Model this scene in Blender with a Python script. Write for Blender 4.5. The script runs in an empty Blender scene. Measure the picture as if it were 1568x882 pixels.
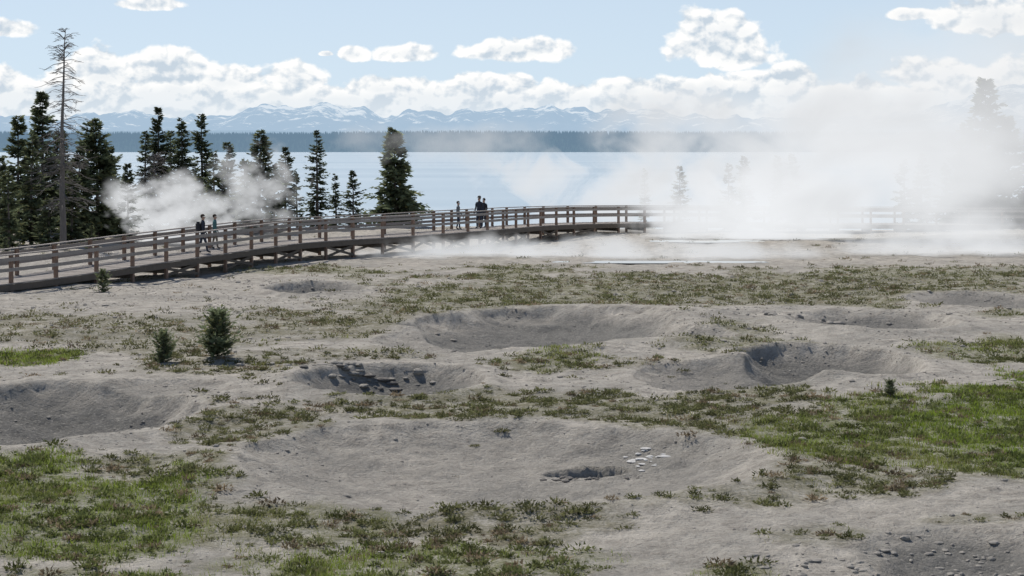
import bpy, bmesh, math, random
import numpy as np
from mathutils import Vector
random.seed(7); rng=np.random.default_rng(7)
scene=bpy.context.scene
F=2613.0; H=5.6; HY=228.0; CX=784.0
def ground_from_img(img_x,dy,z=0.0):
    """image pixel column / row of a point seen from the camera -> ground position"""
    Y=F*(H-z)/(dy-HY); return ((img_x-CX)*Y/F, Y)
def x_from_img(img_x,Y): return (img_x-CX)*Y/F  # world x of an image pixel column at distance Y
# ---------------- noise
def _h(ix,iy,s):
    n=(ix.astype(np.int64)*374761393+iy.astype(np.int64)*668265263+s*1442695041)&0xffffffff
    n=((n^(n>>13))*1274126177)&0xffffffff
    n=n^(n>>16)
    return (n&0xffff)/65535.0
def vn(x,y,s=0):
    x=np.asarray(x,float);y=np.asarray(y,float)
    ix=np.floor(x);iy=np.floor(y);fx=x-ix;fy=y-iy
    fx=fx*fx*(3-2*fx);fy=fy*fy*(3-2*fy)
    ix=ix.astype(np.int64);iy=iy.astype(np.int64)
    a=_h(ix,iy,s);b=_h(ix+1,iy,s);c=_h(ix,iy+1,s);d=_h(ix+1,iy+1,s)
    return (a*(1-fx)+b*fx)*(1-fy)+(c*(1-fx)+d*fx)*fy
def fbm(x,y,o=4,s=0):
    t=0;a=.5;n=0
    for i in range(o):
        t=t+a*vn(x*2**i+17.3*i,y*2**i-9.1*i,s+i);n+=a;a*=.5
    return t/n-.5
def ss(a,b,x):
    t=np.clip((x-a)/(b-a),0,1);return t*t*(3-2*t)
# ---------------- mesh helper
def mk(name,v,f,mat=None,smooth=False,cols=None,parent=None,fm=None):
    v=np.asarray(v,np.float32);f=np.asarray(f,np.int32);k=f.shape[1]
    me=bpy.data.meshes.new(name)
    me.vertices.add(len(v));me.vertices.foreach_set('co',v.ravel())
    me.loops.add(f.size);me.loops.foreach_set('vertex_index',f.ravel())
    me.polygons.add(len(f));me.polygons.foreach_set('loop_start',np.arange(len(f),dtype=np.int32)*k)
    if smooth: me.polygons.foreach_set('use_smooth',np.ones(len(f),bool))
    else: me.polygons.foreach_set('use_smooth',np.zeros(len(f),bool))
    me.update(calc_edges=True)
    if cols:
        for cn,c in cols.items():
            a=me.color_attributes.new(cn,'FLOAT_COLOR','POINT')
            c4=np.ones((len(v),4),np.float32);c4[:,:c.shape[1]]=c
            a.data.foreach_set('color',c4.ravel())
    if mat:
        for m in (mat if isinstance(mat,list) else [mat]): me.materials.append(m)
    if fm is not None: me.polygons.foreach_set('material_index',np.asarray(fm,np.int32))
    o=bpy.data.objects.new(name,me);scene.collection.objects.link(o)
    if parent:o.parent=parent
    return o
def empty(name,loc=(0,0,0)):
    e=bpy.data.objects.new(name,None);e.location=loc;scene.collection.objects.link(e);return e
# ---------------- node helper
class N:
    def __init__(s,t): s.t=t
    def n(s,ty,**k):
        x=s.t.nodes.new(ty)
        for a,b in k.items(): setattr(x,a,b)
        return x
    def L(s,a,b):
        if hasattr(a,'is_output'): s.t.links.new(a,b)
        else: b.default_value=a
    def m(s,op,*a,clamp=False):
        x=s.n('ShaderNodeMath',operation=op,use_clamp=clamp)
        for i,v in enumerate(a): s.L(v,x.inputs[i])
        return x.outputs[0]
    def mix(s,f,a,b,ty='MIX'):
        x=s.n('ShaderNodeMix',data_type='RGBA',blend_type=ty)
        s.L(f,x.inputs[0])
        for v,i in ((a,6),(b,7)):
            if not hasattr(v,'is_output') and len(v)==3: v=(*v,1)
            s.L(v,x.inputs[i])
        return x.outputs[2]
    def noise(s,vec,scale,detail=4,rough=.55,dist=0):
        x=s.n('ShaderNodeTexNoise');x.inputs['Scale'].default_value=scale
        x.inputs['Detail'].default_value=detail;x.inputs['Roughness'].default_value=rough
        x.inputs['Distortion'].default_value=dist
        if vec is not None: s.t.links.new(vec,x.inputs['Vector'])
        return x.outputs[0]
    def mr(s,v,a,b,c=0.,d=1.,smooth=False):
        x=s.n('ShaderNodeMapRange')
        if smooth:x.interpolation_type='SMOOTHSTEP'
        s.L(v,x.inputs[0])
        for i,q in enumerate((a,b,c,d)): s.L(q,x.inputs[i+1])
        return x.outputs[0]
def newmat(name):
    m=bpy.data.materials.new(name);m.use_nodes=True;m.node_tree.nodes.clear()
    g=N(m.node_tree);o=g.n('ShaderNodeOutputMaterial');return m,g,o
def simple(name,col,rough=.8,var=.3,scale=6,stretch=None):
    m,g,o=newmat(name);tc=g.n('ShaderNodeTexCoord').outputs['Object']
    if stretch:
        mp=g.n('ShaderNodeMapping');mp.inputs['Scale'].default_value=stretch;g.L(tc,mp.inputs[0]);tc=mp.outputs[0]
    nz=g.noise(tc,scale,5)
    c=g.mix(nz,tuple(x*(1-var) for x in col),tuple(min(1,x*(1+var)) for x in col))
    p=g.n('ShaderNodeBsdfPrincipled');g.L(c,p.inputs['Base Color']);p.inputs['Roughness'].default_value=rough
    g.L(p.outputs[0],o.inputs[0]);return m
def leafmat(name,trans=.35):
    m,g,o=newmat(name)
    c=g.n('ShaderNodeVertexColor');c.layer_name='tint'
    d=g.n('ShaderNodeBsdfDiffuse');t=g.n('ShaderNodeBsdfTranslucent');x=g.n('ShaderNodeMixShader')
    g.L(c.outputs[0],d.inputs[0]);g.L(c.outputs[0],t.inputs[0]);x.inputs[0].default_value=trans
    g.L(d.outputs[0],x.inputs[1]);g.L(t.outputs[0],x.inputs[2]);g.L(x.outputs[0],o.inputs[0]);return m
# ---------------- camera
cd=bpy.data.cameras.new('camera');cam=bpy.data.objects.new('camera',cd);scene.collection.objects.link(cam)
cam.location=(0,0,H);cam.rotation_euler=(math.radians(90),0,0);cd.sensor_width=36;cd.lens=60
cd.shift_y=-(441-HY)/1568.0;cd.clip_start=.5;cd.clip_end=90000;scene.camera=cam
scene.view_settings.view_transform='Standard';scene.view_settings.look='None';scene.view_settings.exposure=0
# ---------------- light
SUN_EL=math.radians(50);SUN_AZ=math.radians(-30)
sd=Vector((math.sin(SUN_AZ)*math.cos(SUN_EL),math.cos(SUN_AZ)*math.cos(SUN_EL),math.sin(SUN_EL)))
sl=bpy.data.lights.new('sun','SUN');so=bpy.data.objects.new('sun',sl);scene.collection.objects.link(so)
sl.energy=4.4;sl.angle=math.radians(.6);sl.color=(1,.945,.86);so.rotation_euler=sd.to_track_quat('Z','Y').to_euler()
so.location=(0,0,60)
w=bpy.data.worlds.new('World');scene.world=w;w.use_nodes=True;w.node_tree.nodes.clear();g=N(w.node_tree)
out=g.n('ShaderNodeOutputWorld')
tc=g.n('ShaderNodeTexCoord').outputs['Generated'];sx=g.n('ShaderNodeSeparateXYZ');g.L(tc,sx.inputs[0])
X,Y,Z=sx.outputs
U=g.m('MULTIPLY',g.m('ARCTAN2',X,Y),26.13)
V=g.m('MULTIPLY',g.m('DIVIDE',Z,g.m('SQRT',g.m('ADD',g.m('MULTIPLY',X,X),g.m('MULTIPLY',Y,Y)))),26.13)
sky=g.n('ShaderNodeTexSky',sky_type='NISHITA');sky.sun_disc=False;sky.sun_elevation=SUN_EL;sky.sun_rotation=SUN_AZ
sky.altitude=2300;sky.air_density=1.0;sky.dust_density=1.2;sky.ozone_density=1.2
lift=g.n('ShaderNodeCombineXYZ');g.L(X,lift.inputs[0]);g.L(Y,lift.inputs[1]);g.L(g.m('ADD',g.m('MULTIPLY',g.m('MAXIMUM',Z,0.),1.3),.05),lift.inputs[2])
nrm=g.n('ShaderNodeVectorMath',operation='NORMALIZE');g.L(lift.outputs[0],nrm.inputs[0]);g.L(nrm.outputs[0],sky.inputs[0])
bg1=g.n('ShaderNodeBackground');g.L(sky.outputs[0],bg1.inputs[0]);bg1.inputs[1].default_value=.115
bg0=g.n('ShaderNodeBackground');bg0.inputs[0].default_value=(.67,.785,.875,1);bg0.inputs[1].default_value=1
hzm=g.n('ShaderNodeMixShader');g.L(g.mr(V,0.,12.,.92,0.),hzm.inputs[0]);g.L(bg1.outputs[0],hzm.inputs[1]);g.L(bg0.outputs[0],hzm.inputs[2])
def uv(k,du=0,dv=0,kv=1.25,w=0):
    c=g.n('ShaderNodeCombineXYZ');g.L(g.m('MULTIPLY',g.m('ADD',U,du),k),c.inputs[0]);g.L(g.m('MULTIPLY',g.m('ADD',V,dv),k*kv),c.inputs[1]);c.inputs[2].default_value=w;return c.outputs[0]
n1=g.noise(uv(2.0),1,7,.5,.12);n2=g.noise(uv(2.0,-.04,.09),1,7,.5,.12)
cl=[(625,78,52,22),(540,80,28,18),(795,72,96,28),(500,82,14,6),(235,8,60,16),(25,48,55,20),(1098,42,84,46),(1100,66,90,46),(1130,84,60,30),(1500,26,120,40),(1390,25,50,14),(20,125,62,34),(455,112,60,36),(175,106,84,46),(275,102,86,42),(350,118,76,34),(1415,112,90,34),(1555,112,80,40),(1190,122,90,34),(750,126,100,26),(965,132,100,26),(600,130,100,24)]
Fm=None
for cx,cy,rx,ry in cl:
    dx=g.m('MULTIPLY',g.m('SUBTRACT',U,(cx-CX)/100),100/rx)
    dy=g.m('SUBTRACT',V,(HY-cy-ry*.3)/100)
    dy=g.m('MAXIMUM',g.m('MULTIPLY',dy,100/ry),g.m('MULTIPLY',dy,-170/ry))
    e=g.m('SUBTRACT',1.,g.m('SQRT',g.m('ADD',g.m('MULTIPLY',dx,dx),g.m('MULTIPLY',dy,dy))))
    Fm=e if Fm is None else g.m('MAXIMUM',Fm,e)
Fm=g.m('MAXIMUM',g.m('MULTIPLY',Fm,1.4),-1.5)
prof=g.mr(g.noise(uv(1.1,kv=0.,w=1.7),1,3,.6),.3,.7,.97,1.22)
Fb=g.m('MULTIPLY',g.m('SUBTRACT',prof,V),4.6)
Fb=g.m('MINIMUM',Fb,1.5)
Ft=g.m('MAXIMUM',Fm,Fb)
D=g.m('ADD',Ft,g.m('MULTIPLY',g.m('SUBTRACT',n1,.51),2.2))
mask=g.mr(D,.0,.32,0.,1.,True)
lit=g.m('ADD',.82,g.m('MULTIPLY',g.m('SUBTRACT',n1,n2),7.),clamp=True)
core=g.mr(D,.5,1.4,0.,.34)
lit=g.m('SUBTRACT',lit,core,clamp=True)
ccol=g.mix(lit,(.60,.69,.78),(1.08,1.07,1.05))
hz=g.mr(V,.35,.95,.75,0.)
ccol=g.mix(hz,ccol,(.82,.885,.94))
bg2=g.n('ShaderNodeBackground');g.L(ccol,bg2.inputs[0]);bg2.inputs[1].default_value=.97
mx=g.n('ShaderNodeMixShader');g.L(g.m('MULTIPLY',mask,.96),mx.inputs[0]);g.L(hzm.outputs[0],mx.inputs[1]);g.L(bg2.outputs[0],mx.inputs[2]);g.L(mx.outputs[0],out.inputs[0])
# ---------------- terrain
CR=[(775,712,415,645,768,.60,.11),(850,508,225,472,540,1.05,.14),(690,528,140,508,545,.32,.05),(1335,497,130,480,513,.6,.11),
(1285,562,135,535,586,.95,.12),(1130,578,140,560,596,.45,.05),(40,645,215,592,694,1.1,.11),(600,585,160,562,608,.75,.12),(480,440,70,433,447,.65,.14),
(1530,870,230,800,960,.35,.0),(1500,460,120,450,472,.4,.08),(905,683,62,677,689,.30,.03),(1060,520,70,512,528,.3,.05),(250,600,110,588,612,.2,.05)]
CW=[]
for img_x,dc,rx,d0,d1,dep,rim in CR:
    y0=F*H/(d1-HY);y1=F*H/(d0-HY);yc=(y0+y1)/2;CW.append((x_from_img(img_x,F*H/(dc-HY)),yc,rx*(F*H/(dc-HY))/F,(y1-y0)/2,dep,rim))
def craterfield(x,y):
    z=np.zeros_like(x);grey=np.zeros_like(x);bare=np.zeros_like(x)
    wob=fbm(x*.28,y*.28,3,40)
    for i,(cx,cy,rx,ry,dep,rim) in enumerate(CW):
        r=np.sqrt(((x-cx)/rx)**2+((y-cy)/ry)**2)*(1+wob*(.6 if i else .14)+.16*fbm(x*1.1,y*1.1,3,50+i))
        b=np.clip(1-r*r,0,1)
        z-=dep*b**.82 if i!=11 else dep*b**.5
        z+=rim*np.exp(-((r-1.09)/.16)**2)
        back=ss(-.9,.9,(y-cy)/ry)
        k=min(1.1,dep/.6+.05) if i else .45
        if i==11:k=1.3
        if i==9:k=.9
        grey=np.maximum(grey,ss(1.02,.7,r)*k*(.65+.35*back))
        if i!=11: bare=np.maximum(bare,ss(1.12,.98,r))
    return z,grey,bare
def shoreY(x): return 128+5*fbm(x*.04,x*0,3,9)*2+np.clip(-x-10,0,40)*.35
def ground(x,y,full=False):
    x=np.asarray(x,float);y=np.asarray(y,float)
    zc,grey,bare=craterfield(x,y)
    z=zc+.5*fbm(x*.09,y*.09,3,3)+.24*fbm(x*.35,y*.45,4,5)+.08*fbm(x*1.6,y*1.6,4,11)
    rough=ss(0,.5,grey)
    z+=rough*.12*np.abs(fbm(x*1.7,y*1.7,4,21))+.035*fbm(x*6,y*6,3,31)
    s=ss(shoreY(x)-9,shoreY(x)+8,y)
    z=z*(1-s)-s*3.4
    z=z*ss(12,22,y)
    if full: return z,grey,bare
    return z
VEG=[(60,770,300,75,1.,.85),(420,790,190,42,.9,.4),(240,725,190,30,.9,.3),(650,858,360,42,.95,.65),(760,800,190,26,.8,.2),
(1400,655,270,62,.95,.75),(1520,640,200,52,1,1),(1130,625,190,42,.85,.3),(800,622,360,24,.85,.25),(400,655,130,42,.8,.2),
(850,445,290,32,1,.3),(1150,442,450,28,1,.25),(1400,425,270,16,.9,.4),(700,470,200,24,.85,.2),
(180,515,290,32,.75,.15),(40,552,100,12,.9,.85),(500,495,170,20,.95,.15),(1120,528,110,22,.85,.3),(1500,535,100,16,.9,.5),(820,556,80,12,.8,.4),
(1150,760,180,25,.55,.3),(1310,735,190,32,.8,.3),(1230,815,90,18,.5,.3),(1120,865,70,14,.8,.5),(480,412,100,6,.8,.4),(1540,482,60,8,.7,.4),
(60,880,110,22,.7,.6),(240,874,80,14,.8,.9),(350,565,120,18,.5,.2),(1470,795,90,8,.5,.2),(300,620,60,12,.5,.2),(540,545,120,8,.5,.2),(1000,560,90,10,.4,.2)]
def vegf(x,y):
    y=np.maximum(y,8.);b=CX+x*F/y;d=HY+F*H/y  # back to image pixels, the coordinates of the plant ellipses
    n=fbm(x*.55,y*.4,4,60);den=np.zeros_like(x);gr=np.zeros_like(x)
    for cx,cy,rx,ry,dd,gg in VEG:
        r=np.sqrt(((b-cx)/rx)**2+((d-cy)/ry)**2)
        v=dd*ss(1.3,.7,r+n*1.7)
        gr=np.where(v>den,gg,gr);den=np.maximum(den,v)
    return den,gr
NR,NC=1050,760
t=np.linspace(0,1,NR);yy=12*(185/12)**t
u=np.linspace(-1,1,NC);uu=u*.62+u**5*.9
Yg=np.repeat(yy[:,None],NC,1);Xg=uu[None,:]*(0.52*Yg+5)
z,grey,bare=ground(Xg.ravel(),Yg.ravel(),True)
den,gr=vegf(Xg.ravel(),Yg.ravel());den=den*(1-bare)
idx=np.arange(NR*NC).reshape(NR,NC)
q=np.stack([idx[:-1,:-1],idx[:-1,1:],idx[1:,1:],idx[1:,:-1]],-1).reshape(-1,4)
mg,g,o=newmat('ground_mat')
vc=g.n('ShaderNodeVertexColor');vc.layer_name='zones';sp=g.n('ShaderNodeSeparateColor');g.L(vc.outputs[0],sp.inputs[0])
vegc,grn,gry=sp.outputs
P=g.n('ShaderNodeTexCoord').outputs['Object']
nA=g.noise(P,.35,6,.6);nB=g.noise(P,2.2,6,.65);nC=g.noise(P,14,5,.7);nD=g.noise(P,55,3,.7)
base=g.mix(g.mr(nA,.35,.65),(.56,.515,.45),(.42,.395,.35))
base=g.mix(g.mr(nB,.38,.68),base,(.30,.276,.24))
gc=g.mix(g.mr(nB,.3,.7),(.115,.114,.107),(.235,.228,.21))
gf=g.m('ADD',g.m('MULTIPLY',gry,1.1),g.m('MULTIPLY',g.m('SUBTRACT',nA,.5),1.2),clamp=True)
base=g.mix(g.m('MULTIPLY',gf,.92),base,gc)
base=g.mix(g.mr(nC,.54,.68,0,.65),base,(.18,.165,.142))
base=g.mix(g.mr(nC,.46,.34,0,.40),base,(.54,.505,.45))
base=g.mix(g.mr(nD,.58,.7,0,.5),base,(.12,.108,.09))
vg=g.mix(g.mr(nB,.35,.65),(.15,.145,.085),(.20,.175,.115))
vg2=g.mix(g.mr(nB,.35,.65),(.12,.16,.04),(.18,.20,.065))
vg=g.mix(grn,vg,vg2)
vf=g.m('MULTIPLY',vegc,g.mr(g.m('ADD',g.m('MULTIPLY',nC,.5),g.m('MULTIPLY',nB,.5)),.40,.56,.15,.95))
col=g.mix(vf,base,vg)
bsum=g.m('ADD',g.m('ADD',g.m('MULTIPLY',nB,.6),g.m('MULTIPLY',nC,.28)),g.m('MULTIPLY',nD,.09))
bp=g.n('ShaderNodeBump');bp.inputs['Strength'].default_value=1.;bp.inputs['Distance'].default_value=.25;g.L(bsum,bp.inputs['Height'])
p=g.n('ShaderNodeBsdfPrincipled');p.inputs['Roughness'].default_value=.95;p.inputs['Specular IOR Level'].default_value=.15
g.L(col,p.inputs['Base Color']);g.L(bp.outputs[0],p.inputs['Normal']);g.L(p.outputs[0],o.inputs[0])
mk('ground',np.stack([Xg.ravel(),Yg.ravel(),z],1),q,mg,True,{'zones':np.stack([den,gr,grey],1)})
# ---------------- grass and low plants
leaf=leafmat('leaf_mat',.4)
def addtris(pos,d,L_,W_,col,lists):
    n=len(pos);r=rng.normal(size=(n,3));s=np.cross(d,r);s/=np.linalg.norm(s,axis=1)[:,None]+1e-9
    a=pos-s*W_[:,None]*.5;b=pos+s*W_[:,None]*.5;c=pos+d*L_[:,None]
    v=np.stack([a,b,c],1).reshape(-1,3)
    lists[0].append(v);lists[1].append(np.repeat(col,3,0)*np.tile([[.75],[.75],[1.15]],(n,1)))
def scatter(n,y0,y1,fn):
    y=np.sqrt(rng.uniform(y0*y0,y1*y1,n));x=rng.uniform(-1,1,n)*(.40*y+4)
    den,gr=vegf(x,y);_,gy,bare=ground(x,y,True)
    return x,y,den,gr,bare,gy
def norm(a): return a/(np.linalg.norm(a,axis=1)[:,None]+1e-9)
G=[[],[]]
def cushions(x,y,gr,rad,k,ht=.65,lists=G,dark=1.0):
    n=len(x);z=ground(x,y)
    X=np.repeat(x,k);Y_=np.repeat(y,k);Z_=np.repeat(z,k);R=np.repeat(rad,k)
    d=norm(np.stack([rng.normal(size=n*k),rng.normal(size=n*k),np.abs(rng.normal(size=n*k))*.9+.15],1))
    rr=rng.uniform(.15,.9,n*k)*R
    el=np.repeat(rng.uniform(.7,1.8,n),k)
    pos=np.stack([X+d[:,0]*rr*el,Y_+d[:,1]*rr,Z_+d[:,2]*rr*ht*.8-.01],1)
    dd=norm(d+rng.normal(size=(n*k,3))*.35)
    A=np.array([.18,.175,.09]);B=np.array([.16,.21,.055]);C=np.array([.26,.205,.135])
    gg=np.repeat(gr,k)[:,None];c=A*(1-gg)+B*gg
    hue=np.repeat(rng.uniform(0,1,n),k)[:,None];c=np.where(hue>.85,C,c)*(.6+.75*np.repeat(rng.uniform(0,1,n),k)[:,None])*rng.uniform(.7,1.3,(n*k,1))*dark
    addtris(pos,dd,R*rng.uniform(.2,.42,n*k),R*rng.uniform(.12,.22,n*k),c,lists)
def blades(x,y,gr,ht,k,lists=G):
    n=len(x);X=np.repeat(x,k)+rng.normal(size=n*k)*.10;Y_=np.repeat(y,k)+rng.normal(size=n*k)*.10;z=np.repeat(ground(x,y),k)-.02
    d=norm(np.stack([rng.normal(size=n*k)*.35,rng.normal(size=n*k)*.35,np.ones(n*k)],1))
    A=np.array([.28,.26,.11]);B=np.array([.28,.37,.055]);gg=np.repeat(np.clip(gr+rng.normal(size=n)*.2+fbm(x*.5,y*.5,3,14),0,1),k)[:,None]
    c=(A*(1-gg)+B*gg)*rng.uniform(.6,1.3,(n*k,1));c=np.where(rng.uniform(0,1,(n*k,1))>.9,np.array([.42,.38,.25]),c)
    h=np.repeat(ht,k)*rng.uniform(.5,1.2,n*k)
    addtris(np.stack([X,Y_,z],1),d,h,np.maximum(.008,.0005*Y_)*rng.uniform(.7,1.5,n*k),c,lists)
cn=lambda x,y:fbm(x*1.3,y*1.3,3,77)
x,y,d_,gr_,ba,gy=scatter(36000,19,46,0)
pr=(d_*(.25+1.7*np.clip(cn(x,y)+.12,0,1))+.026*ss(-.1,.15,fbm(x*.4,y*.4,2,301)))*(1-ba*.975)
m=rng.uniform(0,1,len(x))<pr;x,y,gr_=x[m],y[m],gr_[m]
cushions(x,y,gr_*.6,.06+.17*rng.uniform(0,1,len(x))**1.6,60)
print('near cushions',len(x))
x,y,d_,gr_,ba,gy=scatter(80000,46,124,0)
pr=(d_*(.24+1.6*np.clip(cn(x,y)+.12,0,1))+.012)*(1-ba*.985)
m=(rng.uniform(0,1,len(x))<pr)&(y<shoreY(x)-3);x,y,gr_=x[m],y[m],gr_[m]
cushions(x,y,gr_*.6,.09+.22*rng.uniform(0,1,len(x))**1.4,24)
print('far cushions',len(x))
x,y,d_,gr_,ba,gy=scatter(80000,19,50,0)
pr=(d_*ss(.3,.9,gr_+fbm(x*.3,y*.3,3,99)*.9))*(1-ba)*(.35+.65*ss(-.1,.12,fbm(x*.9,y*.9,3,123)))
m=rng.uniform(0,1,len(x))<pr;x,y,gr_=x[m],y[m],gr_[m]
blades(x,y,gr_,rng.uniform(.05,.15,len(x)),13)
print('blades',len(x))
px=[];py=[]
for b_,d_2 in ((727,684),(768,675),(668,660)):
    a_,c_=ground_from_img(b_,d_2,-.35);px.append(a_);py.append(c_)
cushions(np.array(px),np.array(py),np.array([.1,.1,.1]),np.array([.10,.16,.08]),120)
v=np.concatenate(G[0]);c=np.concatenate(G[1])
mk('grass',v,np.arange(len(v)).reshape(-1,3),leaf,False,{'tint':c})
# ---------------- stones
def stones(name,xs,ys,sz,mat,flat=.6):
    bm=bmesh.new();bmesh.ops.create_icosphere(bm,subdivisions=2,radius=1) if len(xs)<400 else bmesh.ops.create_icosphere(bm,subdivisions=1,radius=1)
    bv=np.array([v.co[:] for v in bm.verts]);bf=np.array([[v.index for v in f.verts] for f in bm.faces]);bm.free()
    n=len(xs);zz=ground(xs,ys);k=len(bv)
    ph=rng.uniform(0,6.28,(n,1,3));wv=1+.22*np.sin(bv[None]*2.3+ph).sum(2,keepdims=True)*.6+.06*rng.normal(size=(n,k,1))
    V=bv[None]*wv*np.stack([sz*rng.uniform(.7,1.5,n),sz*rng.uniform(.7,1.3,n),sz*flat*rng.uniform(.5,1.2,n)],1)[:,None]
    a=rng.uniform(0,6.28,n);ca,sa=np.cos(a)[:,None],np.sin(a)[:,None]
    V=np.stack([V[...,0]*ca-V[...,1]*sa,V[...,0]*sa+V[...,1]*ca,V[...,2]],-1)
    V=V+np.stack([xs,ys,zz+sz*.05],1)[:,None]
    return mk(name,V.reshape(-1,3),(bf[None]+(np.arange(n)*k)[:,None,None]).reshape(-1,3),mat)
mst=simple('stone_mat',(.27,.25,.22),.9,.45,3);mst2=simple('pale_sinter_mat',(.50,.49,.47),.9,.35,8);mst3=simple('dark_stone_mat',(.12,.11,.1),.9,.4,6)
n=20000;y=np.sqrt(rng.uniform(19**2,75**2,n));x=rng.uniform(-1,1,n)*(.38*y+2);m=fbm(x*.4,y*.4,3,200)+rng.normal(size=n)*.1>-.03;x,y=x[m],y[m];n=len(x)
stones('pebbles',x,y,rng.uniform(.012,.036,n)*(1+(rng.uniform(0,1,n)>.96)*1.5)*(y/35)**.4,mst)
def cl_st(name,img_x,dy,rx,ry,n,s,mat,flat=.5):
    X0,Y0=ground_from_img(img_x,dy);a=rng.normal(size=(n,2));stones(name,X0+a[:,0]*rx,Y0+a[:,1]*ry,rng.uniform(.4,1.3,n)*s,mat,flat)
cl_st('sinter_rocks',990,673,.2,.3,30,.065,mst2,.3)
cl_st('rock_ledge',900,690,.45,.05,30,.06,mst3,.4)
cl_st('rock_ledge',535,568,.9,.25,40,.10,mst,.5)
cl_st('rock_ledge',520,570,.6,.25,16,.12,mst3,.5)
cl_st('rock_ledge',1240,487,1.2,.5,40,.12,mst,.6)
cl_st('rock_ledge',60,650,1.3,.6,50,.07,mst3,.6)
cl_st('rock_ledge',1500,860,1.4,1.0,260,.045,mst,.6)
# ---------------- lake and hot springs
mw,g,o=newmat('lake_mat');P=g.n('ShaderNodeTexCoord').outputs['Object']
mp=g.n('ShaderNodeMapping');mp.inputs['Scale'].default_value=(1,.35,1);g.L(P,mp.inputs[0])
b=g.n('ShaderNodeBump');b.inputs['Strength'].default_value=.3;b.inputs['Distance'].default_value=.12;g.L(g.noise(mp.outputs[0],1.5,3),b.inputs['Height'])
p=g.n('ShaderNodeBsdfPrincipled');p.inputs['Roughness'].default_value=.3;p.inputs['IOR'].default_value=1.33
mp2=g.n('ShaderNodeMapping');mp2.inputs['Scale'].default_value=(.3,1.6,1);g.L(P,mp2.inputs[0])
g.L(g.mix(g.mr(g.noise(mp2.outputs[0],.006,4),.35,.65),(.36,.45,.50),(.48,.56,.60)),p.inputs['Base Color']);g.L(b.outputs[0],p.inputs['Normal']);g.L(p.outputs[0],o.inputs[0])
mk('lake_water',[(-9000,100,-1.5),(9000,100,-1.5),(9000,14000,-1.5),(-9000,14000,-1.5)],[(0,1,2,3)],mw)
mp_,g,o=newmat('hot_spring_mat');p=g.n('ShaderNodeBsdfPrincipled');p.inputs['Base Color'].default_value=(.5,.53,.52,1);p.inputs['Roughness'].default_value=.3;g.L(p.outputs[0],o.inputs[0])
for img_x,dy,rx,ry in ((1010,400,5.5,1.0),(1080,373,3.5,1.5)):
    X0,Y0=ground_from_img(img_x,dy);a=np.linspace(0,2*math.pi,64,endpoint=False);wv=1+.35*fbm(np.cos(a)*2+img_x,np.sin(a)*2,3,5)
    px=X0+np.cos(a)*rx*wv;py=Y0+np.sin(a)*ry*wv;zl=float(ground(px,py).mean())+.03
    v=np.concatenate([[(X0,Y0,zl)],np.stack([px,py,np.full(64,zl)],1)]);f=[(0,i+1,(i+1)%64+1) for i in range(64)]
    mk('hot_spring_pool',v,f,mp_)
# ---------------- far hills, forest, mountains
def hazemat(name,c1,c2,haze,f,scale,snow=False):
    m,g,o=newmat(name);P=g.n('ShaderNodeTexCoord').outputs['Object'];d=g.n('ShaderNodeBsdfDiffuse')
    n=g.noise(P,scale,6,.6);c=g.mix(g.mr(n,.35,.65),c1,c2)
    e=g.n('ShaderNodeEmission');e.inputs[0].default_value=(*haze,1)  # aerial haze painted into the surface as emission of the haze colour
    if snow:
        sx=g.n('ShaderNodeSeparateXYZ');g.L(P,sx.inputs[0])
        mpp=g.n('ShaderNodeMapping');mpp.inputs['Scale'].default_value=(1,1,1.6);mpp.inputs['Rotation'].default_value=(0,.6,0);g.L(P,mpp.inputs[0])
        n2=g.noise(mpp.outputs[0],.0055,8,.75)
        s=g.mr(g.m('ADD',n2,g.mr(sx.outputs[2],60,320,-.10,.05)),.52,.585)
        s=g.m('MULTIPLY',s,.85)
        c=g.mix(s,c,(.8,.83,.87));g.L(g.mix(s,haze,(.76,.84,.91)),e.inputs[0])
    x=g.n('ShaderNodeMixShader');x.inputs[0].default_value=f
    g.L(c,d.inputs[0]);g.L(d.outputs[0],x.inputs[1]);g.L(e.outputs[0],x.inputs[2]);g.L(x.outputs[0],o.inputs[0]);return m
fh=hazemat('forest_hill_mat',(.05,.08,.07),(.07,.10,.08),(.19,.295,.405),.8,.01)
def ridge(name,Y0,Y1,x0,x1,nx,ny,hfun,mat):
    xs=np.linspace(x0,x1,nx);ys=np.linspace(Y0,Y1,ny);X_,Y_=np.meshgrid(xs,ys);Z_=hfun(X_,Y_)
    i=np.arange(nx*ny).reshape(ny,nx);q=np.stack([i[:-1,:-1],i[:-1,1:],i[1:,1:],i[1:,:-1]],-1).reshape(-1,4)
    return mk(name,np.stack([X_.ravel(),Y_.ravel(),Z_.ravel()],1),q,mat,True)
def hh(x,y):
    t=np.clip((y-3700)/900,0,1);return -3+ (45+20*fbm(x*.0012,y*.001,3,81))*np.sin(t*math.pi*.5)**.8
ridge('forested_hills',3700,4600,-2600,2600,300,20,hh,fh)
n=15000;x=rng.uniform(-1500,1500,n);y=3700+900*rng.uniform(0,1,n)**.8;zb=hh(x,y)-1;h=rng.uniform(6,14,n);r=h*.2
a=np.arange(5)*2*math.pi/5
ring=np.stack([x[:,None]+r[:,None]*np.cos(a),y[:,None]+r[:,None]*np.sin(a),np.repeat(zb[:,None],5,1)],-1)
V_=np.concatenate([ring,np.stack([x,y,zb+h],1)[:,None]],1)
f=np.array([[i,(i+1)%5,5] for i in range(5)])
mk('distant_forest',V_.reshape(-1,3),(f[None]+(np.arange(n)*6)[:,None,None]).reshape(-1,3),fh)
mm=hazemat('mountain_mat',(.10,.12,.13),(.2,.21,.22),(.43,.575,.73),.9,.004,True)
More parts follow.
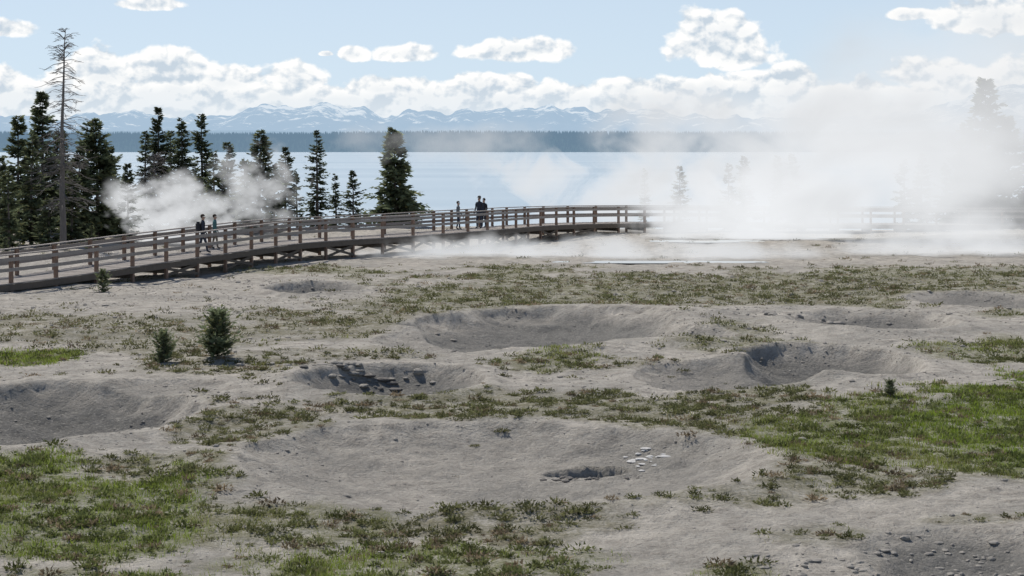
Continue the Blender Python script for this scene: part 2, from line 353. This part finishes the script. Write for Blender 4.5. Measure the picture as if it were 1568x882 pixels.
pk=[(-40,168,60),(120,172,60),(200,165,80),(300,172,60),(415,158,70),(480,155,60),(540,162,60),(640,166,80),(720,163,60),(760,166,60),(830,158,60),(880,157,50),(940,166,60),(1000,162,60),(1060,172,60),(1150,180,120),(1300,186,120),(1450,175,70),(1560,135,90),(1640,110,80)]
def mh(x,y):
    D=12000.;b=CX+x*F/D
    top=np.full_like(x,176.)
    for c,t_,wd in pk:
        top=np.minimum(top,t_+np.maximum(np.abs(b-c)-wd*.25,0)*(11/ (wd*.5)))
    top=top+15*fbm(b*.045,b*0,5,97)
    hgt=(HY-top)*D/F
    t=np.clip((y-10500)/1700,0,1)
    k=np.where(y<12200,t**.8,1-(y-12200)/1200)
    rid=np.abs(fbm(x*.0028,y*.0012,5,91))*2
    return -10+hgt*1.03*k*(1-.5*rid*(1.12-t)) + k*16*fbm(x*.008,y*.004,4,93)
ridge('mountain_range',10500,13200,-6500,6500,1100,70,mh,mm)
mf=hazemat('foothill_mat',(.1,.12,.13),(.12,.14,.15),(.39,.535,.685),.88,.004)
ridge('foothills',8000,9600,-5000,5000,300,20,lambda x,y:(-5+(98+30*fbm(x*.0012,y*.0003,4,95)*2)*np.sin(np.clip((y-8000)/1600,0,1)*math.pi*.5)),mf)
# ---------------- conifers
bark=simple('bark_mat',(.13,.11,.095),.9,.35,9,(1,1,.3));deadw=simple('dead_wood_mat',(.15,.135,.125),.9,.35,9,(1,1,.3))
needle=leafmat('needle_mat',.35)
def tube(pts,rad,k=6):
    pts=np.asarray(pts,float);n=len(pts);V=[];Fc=[]
    a=np.arange(k)*2*math.pi/k
    for i in range(n):
        d=pts[min(i+1,n-1)]-pts[max(i-1,0)];d/=np.linalg.norm(d)+1e-9
        s=np.cross(d,[0.31,.2,.93] if abs(d[2])<.9 else [1,0,0]);s/=np.linalg.norm(s);t=np.cross(d,s)
        V.append(pts[i]+rad[i]*(np.cos(a)[:,None]*s+np.sin(a)[:,None]*t))
    for i in range(n-1):
        for j in range(k): Fc.append((i*k+j,i*k+(j+1)%k,(i+1)*k+(j+1)%k,(i+1)*k+j))
    return np.concatenate(V),np.array(Fc)
def tubes(L_):
    V=[];Fc=[];o=0
    for p,r,k in L_:
        v,f=tube(p,r,k);V.append(v);Fc.append(f+o);o+=len(v)
    return np.concatenate(V),np.concatenate(Fc)
def conifer(img_x,top,Y,R=None,name='spruce_tree',lo=.06,dens=1.,thin=0.,tone=1.,zbase=None,up=0.,pw=.85):
    x0=x_from_img(img_x,Y);z0=float(ground(np.array([x0]),np.array([Y]))[0]) if zbase is None else zbase
    ztop=H-(top-HY)*Y/F;Ht=ztop-z0
    if R is None:R=Ht*.19
    e=empty(name,(x0,Y,z0-.05))
    nl=int(max(14,Ht*5.2)*dens);L_=[];lean=rng.normal(size=2)*.012*Ht
    P=lambda t:np.array([lean[0]*t*t,lean[1]*t*t,Ht*t])
    tt=np.linspace(0,1,7);L_.append(([P(t) for t in tt],.019*Ht*(1-tt*.95)+.008,7))
    nb=int(nl*5.5);tb=lo+(1-lo)*np.sort(rng.uniform(0,1,nb)**1.05);az=rng.uniform(0,6.283,nb)
    lump=1+.35*np.sin(az*2+tb*9+rng.uniform(0,6))*rng.uniform(.4,1)
    Lb=R*np.clip((1-tb),0,1)**pw*rng.uniform(.4,1.2,nb)*lump+.05*R*1
    Lb*=np.where(tb<lo+.12,.75,1.)
    keep=rng.uniform(0,1,nb)>thin;tb,az,Lb=tb[keep],az[keep],Lb[keep];nb=len(tb)
    slope=(.35-.75*(1-tb))+up+rng.normal(size=nb)*.12
    for i in range(0,nb,2):
        if Lb[i]>.25*R:
            c,s=math.cos(az[i]),math.sin(az[i]);b0=P(tb[i]);L_.append(([b0,b0+np.array([c*Lb[i]*.85,s*Lb[i]*.85,slope[i]*Lb[i]*.8])],[.006*Ht*(1-tb[i])+.005,.004],3))
    v,f=tubes(L_);mk('trunk',v,f,bark,False,parent=e)
    k=11;S=np.tile(np.linspace(.12,1,k),nb)+rng.normal(size=nb*k)*.03
    S=np.repeat(S,2);T=np.repeat(tb,2*k);A=np.repeat(az,2*k);Ln=np.repeat(Lb,2*k);SL=np.repeat(slope,2*k)
    m=len(S);sgn=np.tile([1,-1],m//2)
    bp_=np.stack([lean[0]*T*T+np.cos(A)*S*Ln,lean[1]*T*T+np.sin(A)*S*Ln,Ht*T+SL*S*Ln+.10*Ln*(S**2)],1)
    ang=A+sgn*rng.uniform(.15,1.1,m);d=norm(np.stack([np.cos(ang),np.sin(ang),SL*.6+rng.normal(size=m)*.28-.05],1))
    ln=(R*.13+.27*Ln*(1.05-S))*rng.uniform(.6,1.3,m);wd=ln*rng.uniform(.13,.26,m)
    s_=np.cross(d,norm(rng.normal(size=(m,3))*.6+np.array([0,0,1.])));s_=norm(s_)
    a=bp_;b=bp_+d*ln[:,None]*.45+s_*wd[:,None];c=bp_+d*ln[:,None];dd=bp_+d*ln[:,None]*.45-s_*wd[:,None]
    V=np.stack([a,b,c,dd],1).reshape(-1,3)
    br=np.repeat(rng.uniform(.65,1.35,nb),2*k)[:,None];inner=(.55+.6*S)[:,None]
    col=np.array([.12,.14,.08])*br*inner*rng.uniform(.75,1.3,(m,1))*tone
    col[rng.uniform(0,1,m)>.93]*=np.array([1.5,1.2,.9])
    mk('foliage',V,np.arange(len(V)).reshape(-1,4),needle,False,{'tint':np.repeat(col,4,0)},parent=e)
    return e
for a in [(0,240,97,1.6),(28,178,108,2.1),(66,140,112,2.2),(48,205,100,1.6),(92,200,116,1.8),(120,225,104,1.6),(150,184,106,2.3),(168,225,112,1.6),(196,250,104,1.35),(222,200,116,1.3),
          (243,165,120,1.7),(262,200,125,1.4),(280,180,118,1.6),(310,174,120,1.4),(328,235,112,1.2),(350,218,120,1.5),(375,240,114,1.2),(397,200,116,2.0),(437,226,122,1.5),(420,250,114,1.2),(455,262,125,1.1),
          (486,200,122,1.3),(515,266,124,1.05),(541,261,122,1.25),
          (14,262,93,1.3),(110,262,99,1.2),(180,272,108,1.2),(340,262,118,1.2),(300,250,122,1.1)]:
    conifer(a[0],a[1],a[2],a[3],thin=rng.uniform(.0,.25),tone=rng.uniform(.9,1.4),pw=rng.uniform(.6,.9),dens=1.1)
conifer(605,197,124,2.7,dens=1.3,tone=1.45,pw=.95,thin=.1);conifer(632,290,126,.9);conifer(585,285,126,.9)
conifer(140,345,96,.55,name='young_pine_tree',tone=1.4,up=.35);conifer(75,305,97,1.2,name='young_pine_tree',tone=1.4,up=.25,pw=.6)
conifer(8,362,88,.4,name='young_pine_tree',tone=1.4,up=.3)
for a in [(988,258,128,1.),(1042,255,124,1.3),(1115,250,124,1.3),(1140,240,126,1.5),(1190,238,127,1.4),(1216,235,126,1.4),(1385,245,124,1.4),(1410,235,126,1.5),(1480,190,120,2.4),(1508,122,122,3.2),(1545,180,122,2.6),(1580,200,120,2.2),(1625,160,120,2.4),(1450,250,122,1.5)]:
    conifer(*a,thin=.2,tone=1.5)
def pine(img_x,base,top,R,**k):
    Y=F*H/(base-HY);conifer(img_x,top,Y,R,name='small_pine_tree',up=.75,pw=.55,lo=.03,**k)
pine(333,558,478,.66,dens=2.0,tone=1.7,thin=.1);pine(251,562,507,.38,dens=1.8,tone=1.7);pine(157,447,412,.42,dens=1.2,tone=1.6);pine(1363,614,580,.22,dens=1.,tone=1.6)
def dead(img_x,top,Y,lean,seed,thick=.17):
    r=np.random.default_rng(seed);x0=x_from_img(img_x,Y);z0=float(ground(np.array([x0]),np.array([Y]))[0]);Ht=H-(top-HY)*Y/F-z0
    e=empty('dead_tree',(x0,Y,z0-.05));tt=np.linspace(0,1,14);wob=np.cumsum(r.normal(size=(14,2))*.035,0)
    P=np.stack([lean*tt+wob[:,0]-wob[0,0],wob[:,1],Ht*tt],1);L_=[(P,thick*(1-tt*.93),8)]
    for i in range(190):
        t=r.uniform(.2,.995);b=np.array([np.interp(t,tt,P[:,j]) for j in range(3)]);az=r.uniform(0,6.28)
        L=(1.7*(1-t)**.6+.45)*r.uniform(.35,1.1);el=r.uniform(-.55,.25) if t<.85 else r.uniform(-.1,.9);c,s=math.cos(az),math.sin(az)
        m_=b+np.array([c*L*.55,s*L*.55,el*L*.5+.05]);q=b+np.array([c*L,s*L,el*L*.8-L*.12]);L_.append(([b,m_,q],[.026,.018,.009],3))
        for j in range(5):
            w=r.uniform(.3,1);bb=b+(q-b)*w;a2=az+r.choice([-1,1])*r.uniform(.4,1.2);l2=L*r.uniform(.2,.45)
            L_.append(([bb,bb+np.array([math.cos(a2)*l2,math.sin(a2)*l2,r.uniform(-.5,.3)*l2])],[.013,.007],3))
    v,f=tubes(L_);mk('bare_trunk_and_branches',v,f,deadw,False,parent=e)
dead(97,42,95,.15,3,.2);dead(236,235,112,.1,5,.07)
# ---------------- boardwalk
wood=simple('weathered_wood_mat',(.29,.26,.235),.85,.35,5,(3,3,3));brown=simple('brown_post_mat',(.22,.145,.105),.85,.35,6);under=simple('dark_timber_mat',(.12,.10,.08),.9,.3,6)
class Box:
    def __init__(s): s.v=[];s.f=[]
    def beam(s,a,b,w,h,up=(0,0,1)):
        a=np.array(a,float);b=np.array(b,float);d=b-a;d/=np.linalg.norm(d);up=np.array(up,float)
        sd_=np.cross(d,up);sd_/=np.linalg.norm(sd_);u_=np.cross(sd_,d);o=len(s.v)
        for p in (a,b):
            for i,j in ((-1,-1),(1,-1),(1,1),(-1,1)): s.v.append(p+sd_*w*.5*i+u_*h*.5*j)
        for f in ((0,1,2,3),(7,6,5,4),(0,4,5,1),(1,5,6,2),(2,6,7,3),(3,7,4,0)): s.f.append(tuple(o+k for k in f))
    def done(s,name,mat,parent): return mk(name,s.v,s.f,mat,parent=parent)
BW=[(-420,54,.30),(-200,60,.33),(0,66,.36),(100,68.5,.48),(200,72,.64),(300,76,.78),(380,80,.88),(450,84,.96),(530,88,.93),(610,91,.92),(700,94,1.0),(760,98,.98),(830,106,.84),(900,111,.74),(1000,114.5,.64),(1200,115.5,.52),(1480,116,.45),(1800,116,.4)]
nodes=np.array([(x_from_img(b,Y_),Y_,z_) for b,Y_,z_ in BW])
cum=np.concatenate([[0],np.cumsum(np.linalg.norm(np.diff(nodes[:,:2],axis=0),axis=1))])
def cat(s):
    s=np.clip(s,0,cum[-1]-1e-6);out=[]
    for q in np.atleast_1d(s):
        i=min(np.searchsorted(cum,q,side='right')-1,len(cum)-2);t=(q-cum[i])/(cum[i+1]-cum[i])
        out.append(nodes[i]*(1-t)+nodes[i+1]*t)
    return np.array(out)
sN=np.arange(0,cum[-1],.25);C=cat(sN);ker=np.ones(17)/17
Cs=np.stack([np.convolve(np.pad(C[:,i],8,'edge'),ker,'valid') for i in range(3)],1)
T=np.gradient(Cs,axis=0);T[:,2]=0;T=norm(T);Nn=np.stack([-T[:,1],T[:,0],0*T[:,0]],1)
Wd=2.3
bwk=empty('boardwalk')
deck=Box();jo=Box();post=Box();rail=Box()
for i in range(0,len(Cs)-1):
    for h_ in (0,.5):
        c=Cs[i]*(1-h_)+Cs[i+1]*h_;a=c-Nn[i]*.08+[0,0,0];b=c+Nn[i]*(Wd+.08);dz=random.uniform(-.006,.006)
        deck.beam(a+[0,0,-.025+dz],b+[0,0,-.025+dz],.118,.05)
st=9;ids=list(range(0,len(Cs),st))
for side in (0,1):
    E=Cs+Nn*(Wd*side)
    for k,i in enumerate(ids):
        p=E[i];gz=float(ground(np.array([p[0]]),np.array([p[1]]))[0])
        post.beam(p+[0,0,gz-p[2]-.2],p+[0,0,1.08],.13,.13,up=(T[i][0],T[i][1],0))
        if k+1<len(ids):
            j=ids[k+1];q=E[j];sg=-.085 if side==0 else .085
            sh=Nn[i]*sg
            rail.beam(p+[0,0,1.10],q+[0,0,1.10],.19,.045)
            rail.beam(p+sh+[0,0,.92],q+sh+[0,0,.92],.045,.14)
            rail.beam(p+sh+[0,0,.52],q+sh+[0,0,.52],.045,.14)
            jo.beam(p+sh*.95+[0,0,-.18],q+sh*.95+[0,0,-.18],.05,.24)
            gq=float(ground(np.array([q[0]]),np.array([q[1]]))[0])
            if p[2]-gz>.7 and k%2==0:
                jo.beam(p+sh*.6+[0,0,-.32],q+sh*.6+[0,0,gq-q[2]+.15],.05,.12)
                jo.beam(p+sh*.2+[0,0,gz-p[2]+.15],q+sh*.2+[0,0,-.32],.05,.12)
for i in ids:
    a=Cs[i];b=Cs[i]+Nn[i]*Wd;jo.beam(a+[0,0,-.42],b+[0,0,-.42],.12,.2)
deck.done('deck_planks',wood,bwk);jo.done('joists_and_braces',under,bwk);post.done('posts',brown,bwk);rail.done('handrails',wood,bwk)
# ---------------- people
def person(img_x,s_off,facing,ht,jacket,trouser,hair,stride=.0,pack=None,armbend=0.2,hat=None):
    mid=Cs+Nn*s_off;bb=CX+mid[:,0]*F/mid[:,1];i=int(np.argmin(np.abs(bb-img_x)));loc=mid[i]
    e=empty('person',loc+np.array([0,0,.0]));k=ht/1.75
    V=[(0,0,.93),(0,0,1.08),(0,.0,1.25),(0,0,1.40),(0,.0,1.50),(0,.02,1.58),(0,.015,1.68)]
    R=[(.15,.12),(.135,.105),(.155,.115),(.14,.10),(.055,.055),(.075,.085),(.07,.08)]
    Ed=[(0,1),(1,2),(2,3),(3,4),(4,5),(5,6)]
    for sg in (-1,1):
        f_=stride*sg;b=len(V)
        V+=[(.09*sg,.0,.86),(.10*sg,f_*.5+.03,.50),(.10*sg,f_*1.0,.10),(.11*sg,f_+.15,.045)]
        R+=[(.092,.098),(.062,.065),(.045,.05),(.045,.035)];Ed+=[(0,b),(b,b+1),(b+1,b+2),(b+2,b+3)]
        b=len(V);a=-f_*.6
        V+=[(.19*sg,0,1.40),(.235*sg,a*.3-.02,1.13),(.225*sg,a*.7+armbend*.6,.90),(.215*sg,a*.8+armbend*.75,.82)]
        R+=[(.062,.062),(.045,.045),(.032,.034),(.026,.038)];Ed+=[(3,b),(b,b+1),(b+1,b+2),(b+2,b+3)]
        h=b+3;hp=np.array(V[h])
        for q in range(5):
            oy=(q-1.5)*.02 if q<4 else .045;ln=(.07,.08,.085,.065,.045)[q];b2=len(V)
            V+=[tuple(hp+[0,oy,-.03]),tuple(hp+[-.012*sg,oy+.008,-.03-ln])];R+=[(.0085,.0085),(.007,.007)];Ed+=[(h,b2),(b2,b2+1)]
    me=bpy.data.meshes.new('body');me.from_pydata([tuple(c*k for c in v) for v in V],Ed,[]);ob=bpy.data.objects.new('body_tmp',me);scene.collection.objects.link(ob)
    ob.modifiers.new('s','SKIN')
    for v,r in zip(me.skin_vertices[0].data,R): v.radius=(r[0]*k,r[1]*k)
    me.skin_vertices[0].data[0].use_root=True
    ss_=ob.modifiers.new('u','SUBSURF');ss_.levels=2;ss_.render_levels=2
    dg=bpy.context.evaluated_depsgraph_get();m2=bpy.data.meshes.new_from_object(ob.evaluated_get(dg));bpy.data.objects.remove(ob)
    body=bpy.data.objects.new('body',m2);scene.collection.objects.link(body);body.parent=e
    m2.materials.clear()
    mats=[jacket,trouser,SKIN,SHOE]
    for m in mats:m2.materials.append(m)
    for pl in m2.polygons:
        c=pl.center/k;mi=0
        if c.z<.09:mi=3
        elif abs(c.x)>.17 and c.z<.86:mi=2
        elif c.z<.90 and abs(c.x)<.18:mi=1
        elif c.z>1.51:mi=2
        pl.material_index=mi;pl.use_smooth=True
    def blob(name,c,r,mat,n=14,cut=None):
        bm=bmesh.new();bmesh.ops.create_uvsphere(bm,u_segments=n,v_segments=10,radius=1)
        for v in bm.verts:
            if cut is not None and v.co.z<cut and v.co.y>-.25: v.co.z=cut+(v.co.z-cut)*.1
            v.co=Vector(((v.co.x*r[0]+c[0])*k,(v.co.y*r[1]+c[1])*k,(v.co.z*r[2]+c[2])*k))
        m=bpy.data.meshes.new(name);bm.to_mesh(m);bm.free();m.materials.append(mat)
        for pl in m.polygons:pl.use_smooth=True
        o=bpy.data.objects.new(name,m);scene.collection.objects.link(o);o.parent=e
    blob('hair',(0,-.005,1.69),(.088,.105,.10),hair,cut=.05)
    blob('nose',(0,.108,1.625),(.014,.022,.02),SKIN,8)
    for sg in(-1,1):
        blob('ear',(.082*sg,.01,1.63),(.014,.022,.032),SKIN,8);blob('eye',(.03*sg,.094,1.65),(.012,.008,.008),EYE,8)
    blob('mouth',(0,.094,1.58),(.024,.008,.007),EYE,8)
    if hat:
        blob('hat_brim',(0,.03,1.715),(.13,.16,.012),hat);blob('hat_crown',(0,0,1.75),(.092,.108,.07),hat)
    if pack:
        bm=bmesh.new();bmesh.ops.create_cube(bm,size=1)
        bmesh.ops.bevel(bm,geom=bm.edges[:],offset=.18,segments=3,affect='EDGES')
        for v in bm.verts:v.co=Vector((v.co.x*.32*k,(v.co.y*.2-.21)*k,(v.co.z*.48+1.2)*k))
        m=bpy.data.meshes.new('backpack');bm.to_mesh(m);bm.free();m.materials.append(pack);o=bpy.data.objects.new('backpack',m);scene.collection.objects.link(o);o.parent=e
    e.rotation_euler=(0,0,math.radians(facing))
SKIN=simple('skin_mat',(.45,.28,.2),.6,.1);SHOE=simple('shoe_mat',(.05,.05,.05));EYE=simple('dark_feature_mat',(.08,.04,.03))
def cl_(n,c): return simple(n,c,.85,.2,8)
dk=cl_('dark_jacket_mat',(.03,.035,.05));bl=cl_('navy_trouser_mat',(.04,.05,.075));gyj=cl_('grey_jacket_mat',(.16,.17,.18));kh=cl_('khaki_trouser_mat',(.20,.17,.13));te=cl_('teal_jacket_mat',(.07,.17,.17));hb=cl_('brown_hair_mat',(.05,.03,.02))
bk=cl_('backpack_mat',(.03,.03,.035));ht_=cl_('hat_mat',(.1,.09,.08))
person(309,.9,-70,1.76,dk,bl,hb,.20,bk);person(328,1.7,-75,1.62,te,kh,hb,.14)
person(735,1.2,150,1.86,dk,bl,hb,.05,None,.3,ht_);person(740,1.75,140,1.72,bk,dk,hb,.05);person(703,1.5,-100,1.62,gyj,bl,hb,.12,None,.3)
# ---------------- steam
def steam(center,rad,dens,seed,thr=.5,ns=.22,glow=.8,amp=3.6,det=4,dist=0.):
    bm=bmesh.new();bmesh.ops.create_icosphere(bm,subdivisions=3,radius=1);m=bpy.data.meshes.new('steam_plume');bm.to_mesh(m);bm.free()
    o=bpy.data.objects.new('steam_plume',m);scene.collection.objects.link(o);o.location=center;o.scale=rad
    mt=bpy.data.materials.new('steam_mat');mt.use_nodes=True;mt.node_tree.nodes.clear();g=N(mt.node_tree);out=g.n('ShaderNodeOutputMaterial')
    ob=g.n('ShaderNodeTexCoord').outputs['Object'];le=g.n('ShaderNodeVectorMath',operation='LENGTH');g.L(ob,le.inputs[0])
    fall=g.mr(le.outputs['Value'],1.,.15,0.,1.)
    ps=g.n('ShaderNodeNewGeometry').outputs['Position'];mp=g.n('ShaderNodeMapping');mp.inputs['Location'].default_value=(seed*7.3,seed*3.1,seed);mp.inputs['Rotation'].default_value=(0,.5,0);mp.inputs['Scale'].default_value=(.8,.45,1.15);g.L(ps,mp.inputs[0])
    nz=g.noise(mp.outputs[0],ns,det,.62,dist)
    d=g.m('ADD',g.m('MULTIPLY',fall,1.3),g.m('MULTIPLY',g.m('SUBTRACT',nz,.5),amp));d=g.m('SUBTRACT',d,thr)
    d=g.m('MULTIPLY',g.m('MULTIPLY',g.m('MAXIMUM',d,0.),g.mr(fall,0,.3)),dens)
    ab=g.n('ShaderNodeVolumeAbsorption');ab.inputs[0].default_value=(0,0,0,1);em=g.n('ShaderNodeEmission');em.inputs[0].default_value=(.955,.975,1,1)
    gl=g.m('MULTIPLY',glow,g.mr(nz,.42,.72,1.06,.84))  # emission stands in for scattered sunlight; denser steam dimmed as painted self-shade
    ad=g.n('ShaderNodeAddShader');g.L(d,ab.inputs[1]);g.L(g.m('MULTIPLY',d,gl),em.inputs[1]);g.L(ab.outputs[0],ad.inputs[0]);g.L(em.outputs[0],ad.inputs[1]);g.L(ad.outputs[0],out.inputs['Volume'])
    m.materials.append(mt)
def at(img_x,dy,Y): return (x_from_img(img_x,Y),Y,H-(dy-HY)*Y/F)  # world position of an image pixel at distance Y
steam(at(1170,330,107),(9.5,5.5,4.0),.52,1,.22,.24,.92,5.2,4,.5)
steam(at(1300,245,108),(11,6,6.6),.32,2,.18,.18,.89,4.8,4,.5)
steam(at(1450,270,108),(14,7,7),.15,12,.1,.17,.86,3.8)
steam(at(950,285,119),(13,4,4.0),.50,3,.38,.27,.87,5.2,4,.5)
steam(at(1110,210,112),(10,5,5.0),.28,13,.30,.24,.86,4.8)
steam(at(1500,170,106),(14,7,9),.17,5,.1,.14,.82,2.6)
steam(at(1490,375,92),(9,4,2.4),.45,6,.3,.35,.88,4.8)
steam(at(740,395,90),(10,4,1.6),.44,7,.30,.42,.82,4.8)
steam(at(1040,390,90),(11,4,1.5),.38,8,.30,.35,.86,4.8)
steam(at(255,332,104),(5.4,2.5,3.4),.95,9,.38,.45,.86,5.2)
steam(at(395,290,110),(4.0,2.,3.8),.6,10,.45,.55,.80,5.4)
steam(at(690,222,118),(12,3,2.2),.15,11,.35,.3,.82,4.4)
